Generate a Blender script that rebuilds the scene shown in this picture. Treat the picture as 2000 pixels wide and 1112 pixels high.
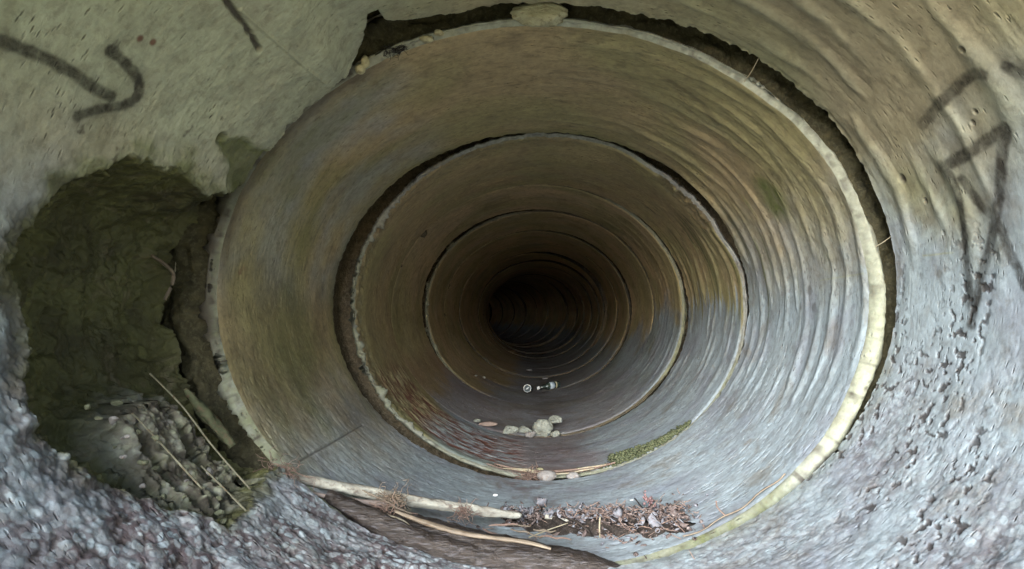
import bpy, math, random
import numpy as np
PI = math.pi
for o in list(bpy.data.objects): bpy.data.objects.remove(o)
sc = bpy.context.scene

# ------------------------------------------------------------------ camera
cd = bpy.data.cameras.new("Camera"); cam = bpy.data.objects.new("Camera", cd)
sc.collection.objects.link(cam); sc.camera = cam
cam.location = (0, 0, 0); cam.rotation_euler = (PI/2, 0, 0)
cd.sensor_width = 36; cd.lens = 24; cd.shift_x = -0.0245; cd.shift_y = 0.028
cd.clip_start = 0.02; cd.clip_end = 3000
# ------------------------------------------------------------------ light
SUN_EL, SUN_AZ = math.radians(14), math.radians(-12)    # light comes from behind the viewer, from the left
w = bpy.data.worlds.new("World"); sc.world = w; w.use_nodes = True
nt = w.node_tree; bg = nt.nodes['Background']
sky = nt.nodes.new('ShaderNodeTexSky'); sky.sky_type = 'NISHITA'; sky.sun_disc = False
sky.sun_elevation = SUN_EL; sky.sun_rotation = PI + SUN_AZ*-1
nt.links.new(sky.outputs[0], bg.inputs[0]); bg.inputs[1].default_value = 0.15
sl = bpy.data.lights.new("Sun", 'SUN'); sl.energy = 5.0; sl.angle = math.radians(42)
sl.color = (0.90, 0.97, 1.0)
sun = bpy.data.objects.new("Sun", sl); sc.collection.objects.link(sun)
sun.rotation_euler = (PI/2 - SUN_EL, 0, SUN_AZ)
sc.view_settings.view_transform = 'Standard'; sc.view_settings.look = 'None'
sc.view_settings.exposure = 1.68; sc.view_settings.gamma = 1
sc.render.engine = 'CYCLES'
sc.cycles.max_bounces = 6; sc.cycles.diffuse_bounces = 6; sc.cycles.glossy_bounces = 2
sc.cycles.use_adaptive_sampling = True; sc.cycles.adaptive_threshold = 0.03

# ------------------------------------------------------------------ numeric helpers
def sstep(a, b, x):
    t = np.clip((x-a)/(b-a), 0, 1); return t*t*(3-2*t)
_tab = {}
def gnoise(u, v, pu, seed):
    """gradient noise, periodic in u with integer period pu"""
    k = (pu, seed)
    if k not in _tab:
        _tab[k] = np.random.default_rng(seed*7919+pu).uniform(0, 2*PI, (pu, 512))
    T = _tab[k]
    iu = np.floor(u).astype(np.int64); iv = np.floor(v).astype(np.int64)
    fu = u-iu; fv = v-iv; out = 0
    su = fu*fu*fu*(fu*(fu*6-15)+10); sv = fv*fv*fv*(fv*(fv*6-15)+10)
    def g(a, b):
        an = T[(iu+a) % pu, (iv+b) % 512]
        return np.cos(an)*(fu-a)+np.sin(an)*(fv-b)
    x0 = g(0, 0)*(1-su)+g(1, 0)*su; x1 = g(0, 1)*(1-su)+g(1, 1)*su
    return (x0*(1-sv)+x1*sv)*1.5
def fbm(th, y, nu, sy, seed, octv=4, gain=.5, ridged=False):
    """th in radians (nu cells per turn), sy cells per metre along the pipe"""
    s = 0; a = 1; tot = 0
    for k in range(octv):
        n = gnoise(th/(2*PI)*nu, y*sy+seed*3.7, int(nu), seed+k)
        if ridged: n = 1-2*np.abs(n)
        s = s+a*n; tot += a; a *= gain; nu *= 2; sy *= 2
    return s/tot
RU = 0.66
def smooth_line(P):
    if len(P) < 3: return P
    out = []
    for i in range(len(P)-1):
        p0, p1, p2, p3 = P[max(i-1, 0)], P[i], P[i+1], P[min(i+2, len(P)-1)]
        for f_ in (0, .25, .5, .75):
            out.append(tuple(.5*(2*p1[q]+(p2[q]-p0[q])*f_+(2*p0[q]-5*p1[q]+4*p2[q]-p3[q])*f_**2+(3*p1[q]-p0[q]-3*p2[q]+p3[q])*f_**3) for q in (0, 1)))
    return out+[P[-1]]
def sdpoly(th, y, P):
    """signed distance in metres on the unrolled pipe, positive inside"""
    x = th*RU; px = np.array([p[0] for p in P])*RU; py = np.array([p[1] for p in P])
    d = np.full(x.shape, 1e9); ins = np.zeros(x.shape, bool); n = len(P)
    for i in range(n):
        ax, ay, bx, by = px[i], py[i], px[(i+1) % n], py[(i+1) % n]
        ex, ey = bx-ax, by-ay; wx, wy = x-ax, y-ay
        t = np.clip((wx*ex+wy*ey)/(ex*ex+ey*ey), 0, 1)
        d = np.minimum(d, (wx-ex*t)**2+(wy-ey*t)**2)
        c = ((ay > y) != (by > y)) & (x < (bx-ax)*(y-ay)/((by-ay) if by != ay else 1e-9)+ax)
        ins ^= c
    d = np.sqrt(d); return np.where(ins, d, -d)
def dline(th, y, P):
    x = th*RU; d = np.full(x.shape, 1e9)
    for i in range(len(P)-1):
        ax, ay, bx, by = P[i][0]*RU, P[i][1], P[i+1][0]*RU, P[i+1][1]
        ex, ey = bx-ax, by-ay; wx, wy = x-ax, y-ay
        t = np.clip((wx*ex+wy*ey)/(ex*ex+ey*ey+1e-12), 0, 1)
        d = np.minimum(d, (wx-ex*t)**2+(wy-ey*t)**2)
    return np.sqrt(d)
def blob(th, y, p, r):
    return sstep(r, r*.35, np.hypot((th-p[0])*RU, y-p[1]))
def band(th, c, half, soft):
    d = np.abs((th-c+PI) % (2*PI)-PI); return sstep(half+soft, half, d)

# ------------------------------------------------------------------ materials
class NT:
    def __init__(s, name):
        s.m = bpy.data.materials.new(name); s.m.use_nodes = True; s.t = s.m.node_tree
        s.b = s.t.nodes['Principled BSDF']
    def n(s, ty, **kw):
        n = s.t.nodes.new('ShaderNode'+ty)
        for k, v in kw.items():
            if k.startswith('i_'): n.inputs[k[2:].replace('_', ' ')].default_value = v
            else: setattr(n, k, v)
        return n
    def l(s, a, b): s.t.links.new(a, b)
    def mix(s, f, a, b, bt='MIX'):
        n = s.t.nodes.new('ShaderNodeMix'); n.data_type = 'RGBA'; n.blend_type = bt
        for i, x in ((0, f), (6, a), (7, b)):
            if hasattr(x, 'links') or hasattr(x, 'is_linked'): s.l(x, n.inputs[i])
            elif i == 0: n.inputs[0].default_value = x
            else: n.inputs[i].default_value = (*x, 1)
        return n.outputs[2]
    def math(s, op, a, b=0., c=0., clamp=False):
        n = s.t.nodes.new('ShaderNodeMath'); n.operation = op; n.use_clamp = clamp
        for i, x in enumerate((a, b, c)):
            if hasattr(x, 'is_linked'): s.l(x, n.inputs[i])
            else: n.inputs[i].default_value = x
        return n.outputs[0]
    def ramp(s, x, lo, hi, a=0., b=1.):
        n = s.t.nodes.new('ShaderNodeMapRange'); n.clamp = True
        n.inputs[1].default_value = lo; n.inputs[2].default_value = hi
        n.inputs[3].default_value = a; n.inputs[4].default_value = b
        s.l(x, n.inputs[0]); return n.outputs[0]
    def noise(s, vec, scale, detail=4, rough=.55, dist=0.):
        n = s.n('TexNoise', i_Scale=scale, i_Detail=detail, i_Roughness=rough, i_Distortion=dist)
        s.l(vec, n.inputs['Vector']); return n.outputs['Fac']
    def map(s, vec, sc_, loc=(0, 0, 0)):
        n = s.n('Mapping'); n.inputs['Scale'].default_value = sc_; n.inputs['Location'].default_value = loc
        s.l(vec, n.inputs[0]); return n.outputs[0]

def concrete(name, seed, pale=(.35, .415, .47), ochre=(.39, .275, .14), green=(.135, .155, .05),
             rough=.85, streak=1.0, gfac=.45):
    N = NT(name); t = N.t
    uv = N.n('TexCoord').outputs['Object']
    A = N.n('Attribute', attribute_name='mA'); B = N.n('Attribute', attribute_name='mB')
    sa = N.n('SeparateColor'); N.l(A.outputs['Color'], sa.inputs[0])
    sb = N.n('SeparateColor'); N.l(B.outputs['Color'], sb.inputs[0])
    wash, moss, paint, dirt = sa.outputs[0], sa.outputs[1], sa.outputs[2], A.outputs['Alpha']
    cream, cave, pebb, red = sb.outputs[0], sb.outputs[1], sb.outputs[2], B.outputs['Alpha']
    v0 = N.map(uv, (1, 1, 1), (seed, seed*1.7, seed))
    vs = N.map(uv, (12, 58, 12), (seed, seed*1.7, seed))       # streaks run round the pipe
    vs2 = N.map(uv, (34, 150, 34), (seed*2, seed, 0))
    big = N.noise(v0, 3.2, 4, .6); mid = N.noise(v0, 14, 4, .65, .6); fine = N.noise(v0, 110, 3, .7)
    st = N.noise(vs, 1, 4, .65); st2 = N.noise(vs2, 1, 2, .6)
    grit = N.noise(v0, 48, 4, .68, .3)
    # soft colour drift
    col = N.mix(wash, ochre, pale)
    gtint = N.ramp(N.noise(v0, 2.3, 2, .5, .4), .42, .62, 0, .75)
    col = N.mix(N.math('MULTIPLY', N.math('MULTIPLY', gtint, gfac), N.math('SUBTRACT', 1, wash)), col, tuple(c*1.05 for c in (.27, .30, .12)))
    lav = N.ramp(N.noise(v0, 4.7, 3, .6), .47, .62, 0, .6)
    col = N.mix(N.math('MULTIPLY', N.math('MULTIPLY', lav, wash), N.ramp(pebb, 0, 1, 1, .5)), col, (.27, .29, .36))  # lavender of the skylight tinted into the scoured areas
    wbr = N.ramp(N.noise(v0, 6.1, 4, .7, .8), .54, .68, 0, .5)
    col = N.mix(wbr, col, (.18, .14, .09))
    col = N.mix(N.ramp(big, .3, .7, 0, .5), col, N.mix(1., col, (1.35, 1.33, 1.28), 'MULTIPLY'))
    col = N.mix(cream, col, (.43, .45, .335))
    col = N.mix(N.ramp(mid, .3, .7, .30, 0), col, (.08, .065, .045))
    col = N.mix(N.ramp(N.math('MULTIPLY_ADD', grit, .35, N.math('MULTIPLY', st, .65)), .40, .50, .16*streak, 0), col, (.09, .07, .045))
    col = N.mix(N.ramp(st2, .60, .72, 0, .25*streak), col, N.mix(1., col, (1.3, 1.3, 1.25), 'MULTIPLY'))
    mossn = N.ramp(mid, .3, .62, .35, 1)
    col = N.mix(N.math('MULTIPLY', moss, mossn), col, green)
    # small pits and chips
    vo = N.n('TexVoronoi', i_Scale=46.); N.l(N.map(uv, (1, 2.6, 1), (seed, 0, 0)), vo.inputs['Vector'])
    vo2 = N.n('TexVoronoi', i_Scale=24.); N.l(N.map(uv, (1, 3.4, 1), (seed*.7, 2, 0)), vo2.inputs['Vector'])
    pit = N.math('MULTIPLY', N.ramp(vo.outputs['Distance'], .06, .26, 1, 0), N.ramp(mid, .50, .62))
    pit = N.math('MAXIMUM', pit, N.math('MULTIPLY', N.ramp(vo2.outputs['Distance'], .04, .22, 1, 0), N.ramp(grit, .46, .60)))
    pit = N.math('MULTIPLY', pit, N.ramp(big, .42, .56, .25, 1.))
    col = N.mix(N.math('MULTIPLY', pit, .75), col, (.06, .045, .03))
    col = N.mix(N.ramp(fine, .3, .6, .18, 0), col, (.10, .08, .06))
    col = N.mix(N.ramp(grit, .36, .48, .26, 0), col, (.10, .08, .055))
    col = N.mix(N.ramp(grit, .54, .68, 0, .32), col, N.mix(1., col, (1.4, 1.4, 1.38), 'MULTIPLY'))
    # pebbly zone : light stones, brown purple dirt and painted shade in the gaps
    vp = N.n('TexVoronoi', i_Scale=70.); vp.feature = 'F1'
    wv = N.n('VectorMath', operation='MULTIPLY_ADD'); nz = N.n('TexNoise', i_Scale=30., i_Detail=3.); N.l(v0, nz.inputs['Vector'])
    N.l(nz.outputs['Color'], wv.inputs[0]); wv.inputs[1].default_value = (.022, .022, .022); N.l(N.map(uv, (1, .7, 1), (seed, .3, 0)), wv.inputs[2])
    N.l(wv.outputs[0], vp.inputs['Vector']); spv = N.n('SeparateColor'); N.l(vp.outputs['Color'], spv.inputs[0])
    wob = N.noise(N.map(uv, (1, .55, 1), (seed, 2, 0)), 30, 5, .68, 1.0)
    pz = N.ramp(wob, .42, .60)
    dz = N.math('MULTIPLY', N.math('MULTIPLY', pebb, pz), .55)
    col = N.mix(dz, col, (.14, .115, .115))
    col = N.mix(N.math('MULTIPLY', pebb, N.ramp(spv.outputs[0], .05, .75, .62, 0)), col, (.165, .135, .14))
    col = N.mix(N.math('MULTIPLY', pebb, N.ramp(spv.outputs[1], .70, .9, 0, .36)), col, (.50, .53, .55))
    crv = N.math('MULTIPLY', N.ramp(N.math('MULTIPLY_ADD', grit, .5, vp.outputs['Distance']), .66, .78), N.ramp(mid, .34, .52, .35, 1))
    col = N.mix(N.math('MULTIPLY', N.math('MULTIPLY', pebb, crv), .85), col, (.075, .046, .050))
    lt = N.math('MULTIPLY', pebb, N.ramp(N.noise(N.map(uv, (1, .5, 1), (seed, 4, 0)), 55, 2, .6, .8), .56, .68, 0, .3))
    col = N.mix(lt, col, (.44, .47, .46))
    col = N.mix(N.math('MULTIPLY', dirt, .86), col, (.042, .030, .026))  # real dirt, plus shade painted into hollows and along edges
    rd = N.math('MULTIPLY', red, N.ramp(mid, .25, .5, .4, 1))
    col = N.mix(rd, col, (.15, .065, .048))
    # earth and slime in the broken hole
    cv = N.mix(N.ramp(N.noise(v0, 7, 5, .65, 1.), .35, .68), (.045, .042, .020), (.105, .105, .042))
    cv = N.mix(N.ramp(N.noise(v0, 17, 5, .7, .6), .55, .72, 0, .7), cv, (.15, .125, .085))
    col = N.mix(cave, col, cv)
    pn = N.ramp(grit, .38, .66, 1., .7)
    col = N.mix(N.math('MULTIPLY', N.math('MULTIPLY', paint, pn), .9), col, (.022, .018, .014))
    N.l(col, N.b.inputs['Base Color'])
    N.l(N.ramp(big, .38, .62, rough-.28, rough+.05), N.b.inputs['Roughness'])
    N.b.inputs['Specular IOR Level'].default_value = .25
    # relief, heights in metres
    bp = N.n('Bump'); bp.inputs['Distance'].default_value = 1.; bp.inputs['Strength'].default_value = .9
    h = N.math('MULTIPLY', st, .0002*streak)
    h = N.math('MULTIPLY_ADD', fine, .0004, h); h = N.math('MULTIPLY_ADD', grit, .0011, h); h = N.math('MULTIPLY_ADD', pit, -.0035, h)
    h2 = N.math('MULTIPLY', pebb, N.math('ADD', N.math('MULTIPLY', vp.outputs['Distance'], -.0022), N.math('MULTIPLY', wob, -.001)))
    h3 = N.math('MULTIPLY', cave, N.math('MULTIPLY', mid, .016))
    N.l(N.math('ADD', h, N.math('ADD', h2, h3)), bp.inputs['Height'])
    N.l(bp.outputs[0], N.b.inputs['Normal'])
    return N.m

def simple(name, c1, c2, scale=20, c3=None, stretch=(1, 1, 1), rough=.8, bump=.004, spec=.3, metal=0.):
    N = NT(name); tc = N.n('TexCoord').outputs['Object']
    v = N.map(tc, stretch); a = N.noise(v, scale, 6, .65, .4); b = N.noise(v, scale*3.3, 4, .6)
    col = N.mix(N.ramp(a, .32, .68), c1, c2)
    if c3: col = N.mix(N.ramp(b, .5, .7, 0, .9), col, c3)
    N.l(col, N.b.inputs['Base Color']); N.b.inputs['Roughness'].default_value = rough
    N.b.inputs['Specular IOR Level'].default_value = spec; N.b.inputs['Metallic'].default_value = metal
    if bump:
        bn = N.n('Bump'); bn.inputs['Distance'].default_value = bump
        N.l(N.math('ADD', a, N.math('MULTIPLY', b, .5)), bn.inputs['Height']); N.l(bn.outputs[0], N.b.inputs['Normal'])
    return N.m

# ------------------------------------------------------------------ object helpers
def link(o, parent=None):
    sc.collection.objects.link(o)
    if parent is not None: o.parent = parent
    return o
def tag(o, label=None, cat=None, group=None, kind=None):
    if label: o['label'] = label
    if cat: o['category'] = cat
    if group: o['group'] = group
    if kind: o['kind'] = kind
    return o
def thing(name, label, cat, loc=(0, 0, 0), group=None):
    o = bpy.data.objects.new(name, None); o.location = loc; o.empty_display_size = .05
    link(o); return tag(o, label, cat, group)
def raw(name, V, F, mat, parent=None, smooth=True, uv=None, attrs=None, org=(0, 0, 0)):
    V = np.asarray(V, dtype=np.float32)-np.asarray(org, dtype=np.float32); me = bpy.data.meshes.new(name)
    me.vertices.add(len(V)); me.vertices.foreach_set('co', V.ravel())
    if isinstance(F, np.ndarray):
        k = F.shape[1]; nf = len(F)
        me.loops.add(nf*k); me.loops.foreach_set('vertex_index', F.astype(np.int32).ravel())
        me.polygons.add(nf); me.polygons.foreach_set('loop_start', np.arange(nf, dtype=np.int32)*k)
        me.polygons.foreach_set('loop_total', np.full(nf, k, dtype=np.int32))
        fl = F.ravel()
    else:
        tot = [len(f) for f in F]; fl = np.array([i for f in F for i in f], dtype=np.int32)
        me.loops.add(len(fl)); me.loops.foreach_set('vertex_index', fl)
        me.polygons.add(len(F)); st = np.concatenate([[0], np.cumsum(tot)[:-1]]).astype(np.int32)
        me.polygons.foreach_set('loop_start', st); me.polygons.foreach_set('loop_total', np.array(tot, dtype=np.int32))
    if uv is not None:
        l = me.uv_layers.new(name='UVMap'); l.data.foreach_set('uv', np.asarray(uv, dtype=np.float32)[fl].ravel())
    if attrs:
        for k, a in attrs.items():
            at = me.attributes.new(k, 'FLOAT_COLOR', 'POINT'); at.data.foreach_set('color', np.asarray(a, dtype=np.float32).ravel())
    me.update(calc_edges=True); me.validate()
    me.polygons.foreach_set('use_smooth', np.full(len(me.polygons), smooth))
    me.materials.append(mat)
    o = bpy.data.objects.new(name, me); o.location = org
    return link(o, parent)
def gridfaces(nu, nv, closed=True, flip=False):
    i = np.arange(nu if closed else nu-1); j = np.arange(nv-1)
    I, J = np.meshgrid(i, j, indexing='ij'); I2 = (I+1) % nu
    a = I*nv+J; b = I2*nv+J; c = I2*nv+J+1; d = I*nv+J+1
    F = np.stack([a, b, c, d], -1).reshape(-1, 4)
    return F[:, ::-1] if flip else F

# pipe sections: (y, cx, cz, a, b) of the near and the far inner ellipse, metres
FAR = [(1.43, .0279, .0526, .7241, .5954), (2.39, .0143, .0251, .7261, .606), (3.35, .0151, .0101, .7288, .6182),
       (4.31, .0065, .0388, .7307, .6176), (5.27, .0079, .0198, .7235, .6207)]
NEAR = [(.46, .0279, .0526, .7241, .5954), (1.49, .0134, .0347, .7109, .5913), (2.45, .0459, .0221, .6911, .5992),
        (3.40, -.0026, .0128, .7218, .6198), (4.36, .0229, .0229, .7163, .6182), (5.32, -.008, .016, .7144, .6186)]
rr = random.Random(5)
for k in range(5, 20):      # added bend to the left, keeps light off the far end
    y = 5.32+.96*(k-5); bend = lambda q: -.021*max(0, q-9)**2
    if k > 5: NEAR.append((y, bend(y)+rr.uniform(-.02, .02), .02+rr.uniform(-.015, .015), .716, .61))
    FAR.append((y+.91, .01+bend(y+.91)+rr.uniform(-.012, .012), .02+rr.uniform(-.01, .01), .727, .617))
def ellipse_at(s, y):
    n, f = NEAR[s], FAR[s]; t = (y-n[0])/(f[0]-n[0])
    return [n[i]+(f[i]-n[i])*t for i in range(1, 5)]
def surf(s, th, y, r):
    """points at outward offset r from the inner ellipse of section s"""
    cx, cz, a, b = ellipse_at(s, y)
    nx = b*np.cos(th); nz = a*np.sin(th); L = np.hypot(nx, nz)
    return np.stack([cx+a*np.cos(th)+nx/L*r, y+0*th, cz+b*np.sin(th)+nz/L*r], -1)

HOLE = [(2.695, 1.491), (2.781, 1.399), (2.823, 1.305), (2.783, 1.214), (2.787, 1.107), (2.835, 1.059), (2.897, 1.0), (2.954, 0.96), (3.026, 0.941), (3.1, 0.919), (3.17, 0.915), (3.239, 0.934), (3.333, 0.921), (3.4, 0.897), (3.486, 0.909), (3.55, 0.914), (3.611, 0.937), (3.647, 0.974), (3.699, 1.004), (3.764, 1.039), (3.83, 1.091), (3.875, 1.117), (3.879, 1.18), (3.845, 1.273), (3.814, 1.37), (3.849, 1.48)]
SPALL = [(2.656, 1.258), (2.621, 1.314), (2.603, 1.416), (2.614, 1.506), (2.708, 1.541), (2.835, 1.427), (2.766, 1.352), (2.694, 1.325)]
NOTCH = [(2.082, 1.305), (2.045, 1.307), (2.039, 1.356), (1.994, 1.388), (1.922, 1.411), (1.834, 1.437), (1.846, 1.511), (2.141, 1.471), (2.204, 1.488), (2.19, 1.456), (2.118, 1.38)]
RUBBLE = [(3.448, 1.072), (3.395, 1.248), (3.449, 1.329), (3.623, 1.366), (3.83, 1.365), (3.851, 1.266), (3.877, 1.133), (3.795, 1.106), (3.643, 1.081)]
PAINT = [([(2.689, 0.777), (2.684, 0.79), (2.675, 0.834), (2.674, 0.897), (2.683, 0.953), (2.685, 0.988)], .0085),
         ([(2.592, 0.937), (2.597, 0.968), (2.616, 1.014), (2.648, 1.033), (2.685, 1.019), (2.718, 0.981), (2.758, 0.949)], .0080),
         ([(0.48, 1.19), (0.511, 1.112), (0.527, 1.062), (0.536, 1.019), (0.527, 0.995)], .0085),
         ([(0.516, 0.957), (0.472, 0.933)], .0085),
         ([(0.356, 1.186), (0.313, 1.178), (0.228, 1.176), (0.11, 1.192), (-0.011, 1.185), (-0.122, 1.169)], .0085),
         ([(0.348, 1.187), (0.361, 1.105), (0.385, 1.017)], .0095),
         ([(0.385, 1.017), (0.329, 1.046), (0.204, 1.09), (0.113, 1.124), (0.002, 1.158), (-0.118, 1.173)], .0095),
         ([(0.297, 1.155), (0.216, 1.132), (0.166, 1.104), (0.064, 1.08), (-0.02, 1.048)], .0085)]
CRACK = [(2.341, 1.029), (2.347, 1.075), (2.351, 1.109), (2.368, 1.169)]
SCRATCH = [(2.33, 1.069), (2.329, 1.101), (2.312, 1.256), (2.297, 1.382)]

def grooves(th, y, period, seed, th0, wid, amp):
    """spun-concrete ridges that run round the wall and fade in and out"""
    ph = y/period+fbm(th, y, 7, 2, seed, 2)*.7+th*.18
    g = 1-np.abs(2*(ph-np.floor(ph))-1); g = sstep(.25, 1., g)
    m = band(th, th0, wid, .35)*sstep(-.25, .25, fbm(th, y, 16, 9, seed+5, 3))
    return g*m*amp, g*m

def section(k, nu, nv, mat):
    n, f = NEAR[k], FAR[k]
    th = np.linspace(-PI/2, 1.5*PI, nu)
    if k == 0:
        y = np.concatenate([np.linspace(n[0], .8, int(nv*.2), endpoint=False), np.linspace(.8, f[0], nv-int(nv*.2))])
    else: y = np.linspace(n[0], f[0], nv)
    TH, Y = np.meshgrid(th, y, indexing='ij')
    s = 20+k*13
    r = fbm(TH, Y, 6, 2, s, 3)*.006+fbm(TH, Y, 30, 8, s+3, 4)*.003
    streak = fbm(TH, Y, 36, 62, s+7, 4)
    r = r+streak*.0002
    flake = fbm(TH, Y, 84, 70, s+9, 3, .6); fz = (.35 if k == 0 else 1.)*sstep(-.3, .3, fbm(TH, Y, 8, 3, s+10, 2)+.1)
    r = r+fz*sstep(.18, .34, flake)*.0014
    wash = np.zeros_like(TH); moss = np.zeros_like(TH); paint = np.zeros_like(TH); dirt = np.zeros_like(TH)
    cream = np.zeros_like(TH); cave = np.zeros_like(TH); pebb = np.zeros_like(TH); red = np.zeros_like(TH)
    wn = fbm(TH, Y, 12, 3, s+11, 5); wn2 = fbm(TH, Y, 90, 14, s+14, 4)
    dirt = fz*sstep(.26, .42, flake)*.45
    # height on the wall decides how far flood water has scoured it
    h = np.sin(TH); right = np.cos(TH)
    yedge = sstep(n[0], n[0]+.02, Y)
    if k == 0:
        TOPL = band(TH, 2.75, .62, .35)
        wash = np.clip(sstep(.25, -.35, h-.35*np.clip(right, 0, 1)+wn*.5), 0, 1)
        wash = np.maximum(wash, (.25+.4*sstep(2.75, 3.1, TH))*TOPL*sstep(-.5, .3, wn+.3)); cream += .95*TOPL*sstep(3.0, 2.6, TH)*sstep(-.6, .2, wn)  # cream brightens the upper left in place of missing light
        # pale ridges upper right
        g, gm = grooves(TH, Y, .088, 71, .85, .62, .006); r = r-g; cream += gm*.30
        pebb = sstep(-.12, -.62, h+wn*.35)
        pebb = np.maximum(pebb, sstep(.9, .72, Y)*sstep(.1, -.3, h)*.9)
        pebb = pebb*(1-.60*band(TH, -.55, .75, .3)*sstep(.80, 1.0, Y))
        peb = fbm(TH+Y*.25, Y-TH*.12, 170, 34, 91, 4, .6)
        r = r+pebb*(np.abs(peb)*.003+peb*.003-.0015)
        big = fbm(TH, Y, 60, 13, 97, 4, .55)
        r = r+pebb*big*.009
        pebb = pebb*(.40+.60*sstep(-.22, .22, fbm(TH, Y, 14, 5, 93, 4)+.06))
        dirt = dirt*0+pebb*sstep(.12, .36, peb+big*.35)*.9  # hollows darkened, dirt together with painted shade
        r = r-.9*pebb*0
        # coarse trowel texture on the pale left wall
        tr = fbm(TH+Y*.5, Y-TH*.1, 80, 26, 131, 4, .65); r = r+band(TH, 2.8, .9, .3)*tr*.0016
        dirt = np.maximum(dirt, band(TH, 2.8, 1., .3)*sstep(.42, .6, tr+fbm(TH, Y, 8, 5, 133, 2)*.3)*.7)
        # clusters of pits, lower right, the shade inside them painted dark
        pc = fbm(TH, Y, 190, 44, 151, 3); zone = sstep(.05, .35, fbm(TH, Y, 9, 6, 152, 2)+.15)*band(TH, -.45, .45, .25)
        dirt = np.maximum(dirt, zone*sstep(.12, .24, pc)*.95); r = r+zone*sstep(.12, .3, pc)*.003
        # sagging upper left edge
        bul = sstep(2.14, 2.26, TH)*sstep(3.05, 2.85, TH)*sstep(.85, 1.42, Y)
        r = r-bul*(.040+.004*wn2)
        # hole and the other breaks
        jag = fbm(TH, Y, 50, 12, 161, 5, .62)*.030+fbm(TH, Y, 200, 48, 166, 3)*.006
        sdh = sdpoly(TH, Y, HOLE)+jag
        sdr = sdpoly(TH, Y, RUBBLE)+jag*1.3
        cav = sstep(-.004, .03, sdh)
        lump = fbm(TH, Y, 26, 8, 171, 5, .55); lump2 = fbm(TH, Y, 80, 20, 177, 4, .6, True)
        dep = .035*cav+.085*sstep(.0, .13, sdh)
        # slabs and blocks of soil, stepped like broken earth
        cell = np.floor(fbm(TH, Y, 18, 5, 181, 3)*5)/5
        dep = dep+cav*(cell*.030+lump*.035+lump2*.014)
        ridg = sstep(-.02, .05, sdr)
        strp = fbm(TH, Y+TH*.03, 20, 40, 191, 5, .62)
        dep = dep*(1-ridg*.80)+ridg*(.006+sstep(-.05, .22, strp+lump*.25)*.075+lump2*.008+wn2*.012)*cav
        r = r+dep
        top_ = ridg*sstep(.12, -.06, strp+lump*.25)*sstep(-.005, .025, sdr); cave = np.maximum(sstep(-.006, .004, sdh)*(1-top_*.95), .7*sstep(-.028, .0, sdh+wn2*.03)*(1-ridg)*sstep(-.2, .2, lump+.1)); cream = np.maximum(cream, top_*sstep(.06, -.12, strp)*.75); wash = wash*(1-ridg*.8); dirt = np.maximum(dirt*(1-ridg), ridg*sstep(.05, .25, lump2*.5+wn2)*.8)
        rim = sstep(-.05, -.005, sdh)*sstep(.03, .0, sdh)
        halo = sstep(-.05, .0, sdh+wn2*.03+lump*.02)*sstep(.05, .0, sdh); moss = np.maximum(moss, halo*.75*band(TH, 2.8, .45, .3)); moss = np.maximum(moss, .5*halo)
        moss = np.maximum(moss, ridg*sstep(-.35, .25, lump)*.45)
        r = r+rim*lump*.012; pebb = np.maximum(pebb*(1-cav), ridg*.55)
        wide = sstep(-.075, -.02, sdh+wn2*.03)*sstep(.03, .0, sdh)*band(TH, 3.35, .28, .2); dirt = np.maximum(dirt, wide*sstep(-.25, .2, lump2+wn2)*.85); r = r+wide*lump2*.010
        sds = sdpoly(TH, Y, SPALL)+jag*.7
        sds = sds+.012; r = r+sstep(0, .02, sds)*(.012+lump*.010); moss = np.maximum(moss, sstep(-.01, .018, sds)*.95); cave = np.maximum(cave, .45*sstep(0, .03, sds))
        sdn = sdpoly(TH, Y, NOTCH)+jag*.35
        r = r+sstep(0, .012, sdn)*.075; cave = np.maximum(cave, sstep(0, .006, sdn))
        b1 = blob(TH, Y, (2.639, 1.256), .018); r = r+b1*.02; cave = np.maximum(cave, b1)
        mold = band(TH, 2.62, .5, .3)*sstep(.0, .4, fbm(TH, Y, 7, 3, 201, 4)+.12)
        moss = np.maximum(moss, mold*.38)
        d = 9
        for P, wdt in PAINT:
            P = smooth_line(P)
            dd = dline(TH, Y, P)+fbm(TH, Y, 150, 36, 211, 4, .65)*.004
            op = 1.
            wdt = wdt*(1. if P[0][0] > 2 else 1.15)
            paint = np.maximum(paint, op*sstep(wdt*1.7, wdt*.6, dd)*(1-(.0 if P[0][0] > 2 else .25)*sstep(-.1, .35, fbm(TH, Y, 60, 14, 213, 3))))
            paint = np.maximum(paint, .22*sstep(wdt*3.4, wdt*1., dd))
        paint = np.maximum(paint, .45*sstep(.030, .0, dline(TH, Y, PAINT[6][0]))*sstep(-.1, .4, wn2))
        for p in ((2.534, .969), (2.524, .992)):
            red = np.maximum(red, blob(TH, Y, p, .008)); dirt = np.maximum(dirt, blob(TH, Y, p, .007)*.8)
        for p, q in (((.268, 1.28), .008), ((.356, 1.325), .013), ((.429, 1.075), .006), ((.452, 1.058), .006), ((.6, 1.0), .008), ((.16, 1.25), .006)):
            bb = blob(TH, Y, p, q); dirt = np.maximum(dirt, bb); r = r+bb*.006
        dc = dline(TH, Y, CRACK)+np.abs(fbm(TH, Y, 140, 34, 221, 3))*.006; dirt = np.maximum(dirt, sstep(.008, .003, dc)); r = r+sstep(.008, .003, dc)*.008
        ds = dline(TH, Y, SCRATCH); cream = np.maximum(cream, sstep(.0035, .0012, ds)*.6); r = r-sstep(.004, .001, ds)*.003
        ds = dline(TH, Y, [(.099, 1.328), (.095, 1.231)]); cream = np.maximum(cream, sstep(.003, .001, ds)*.7)
        ochre_edge = sstep(1.33, 1.43, Y)*band(TH, .9, .5, .4); cream = np.maximum(cream, ochre_edge*.15)
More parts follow.
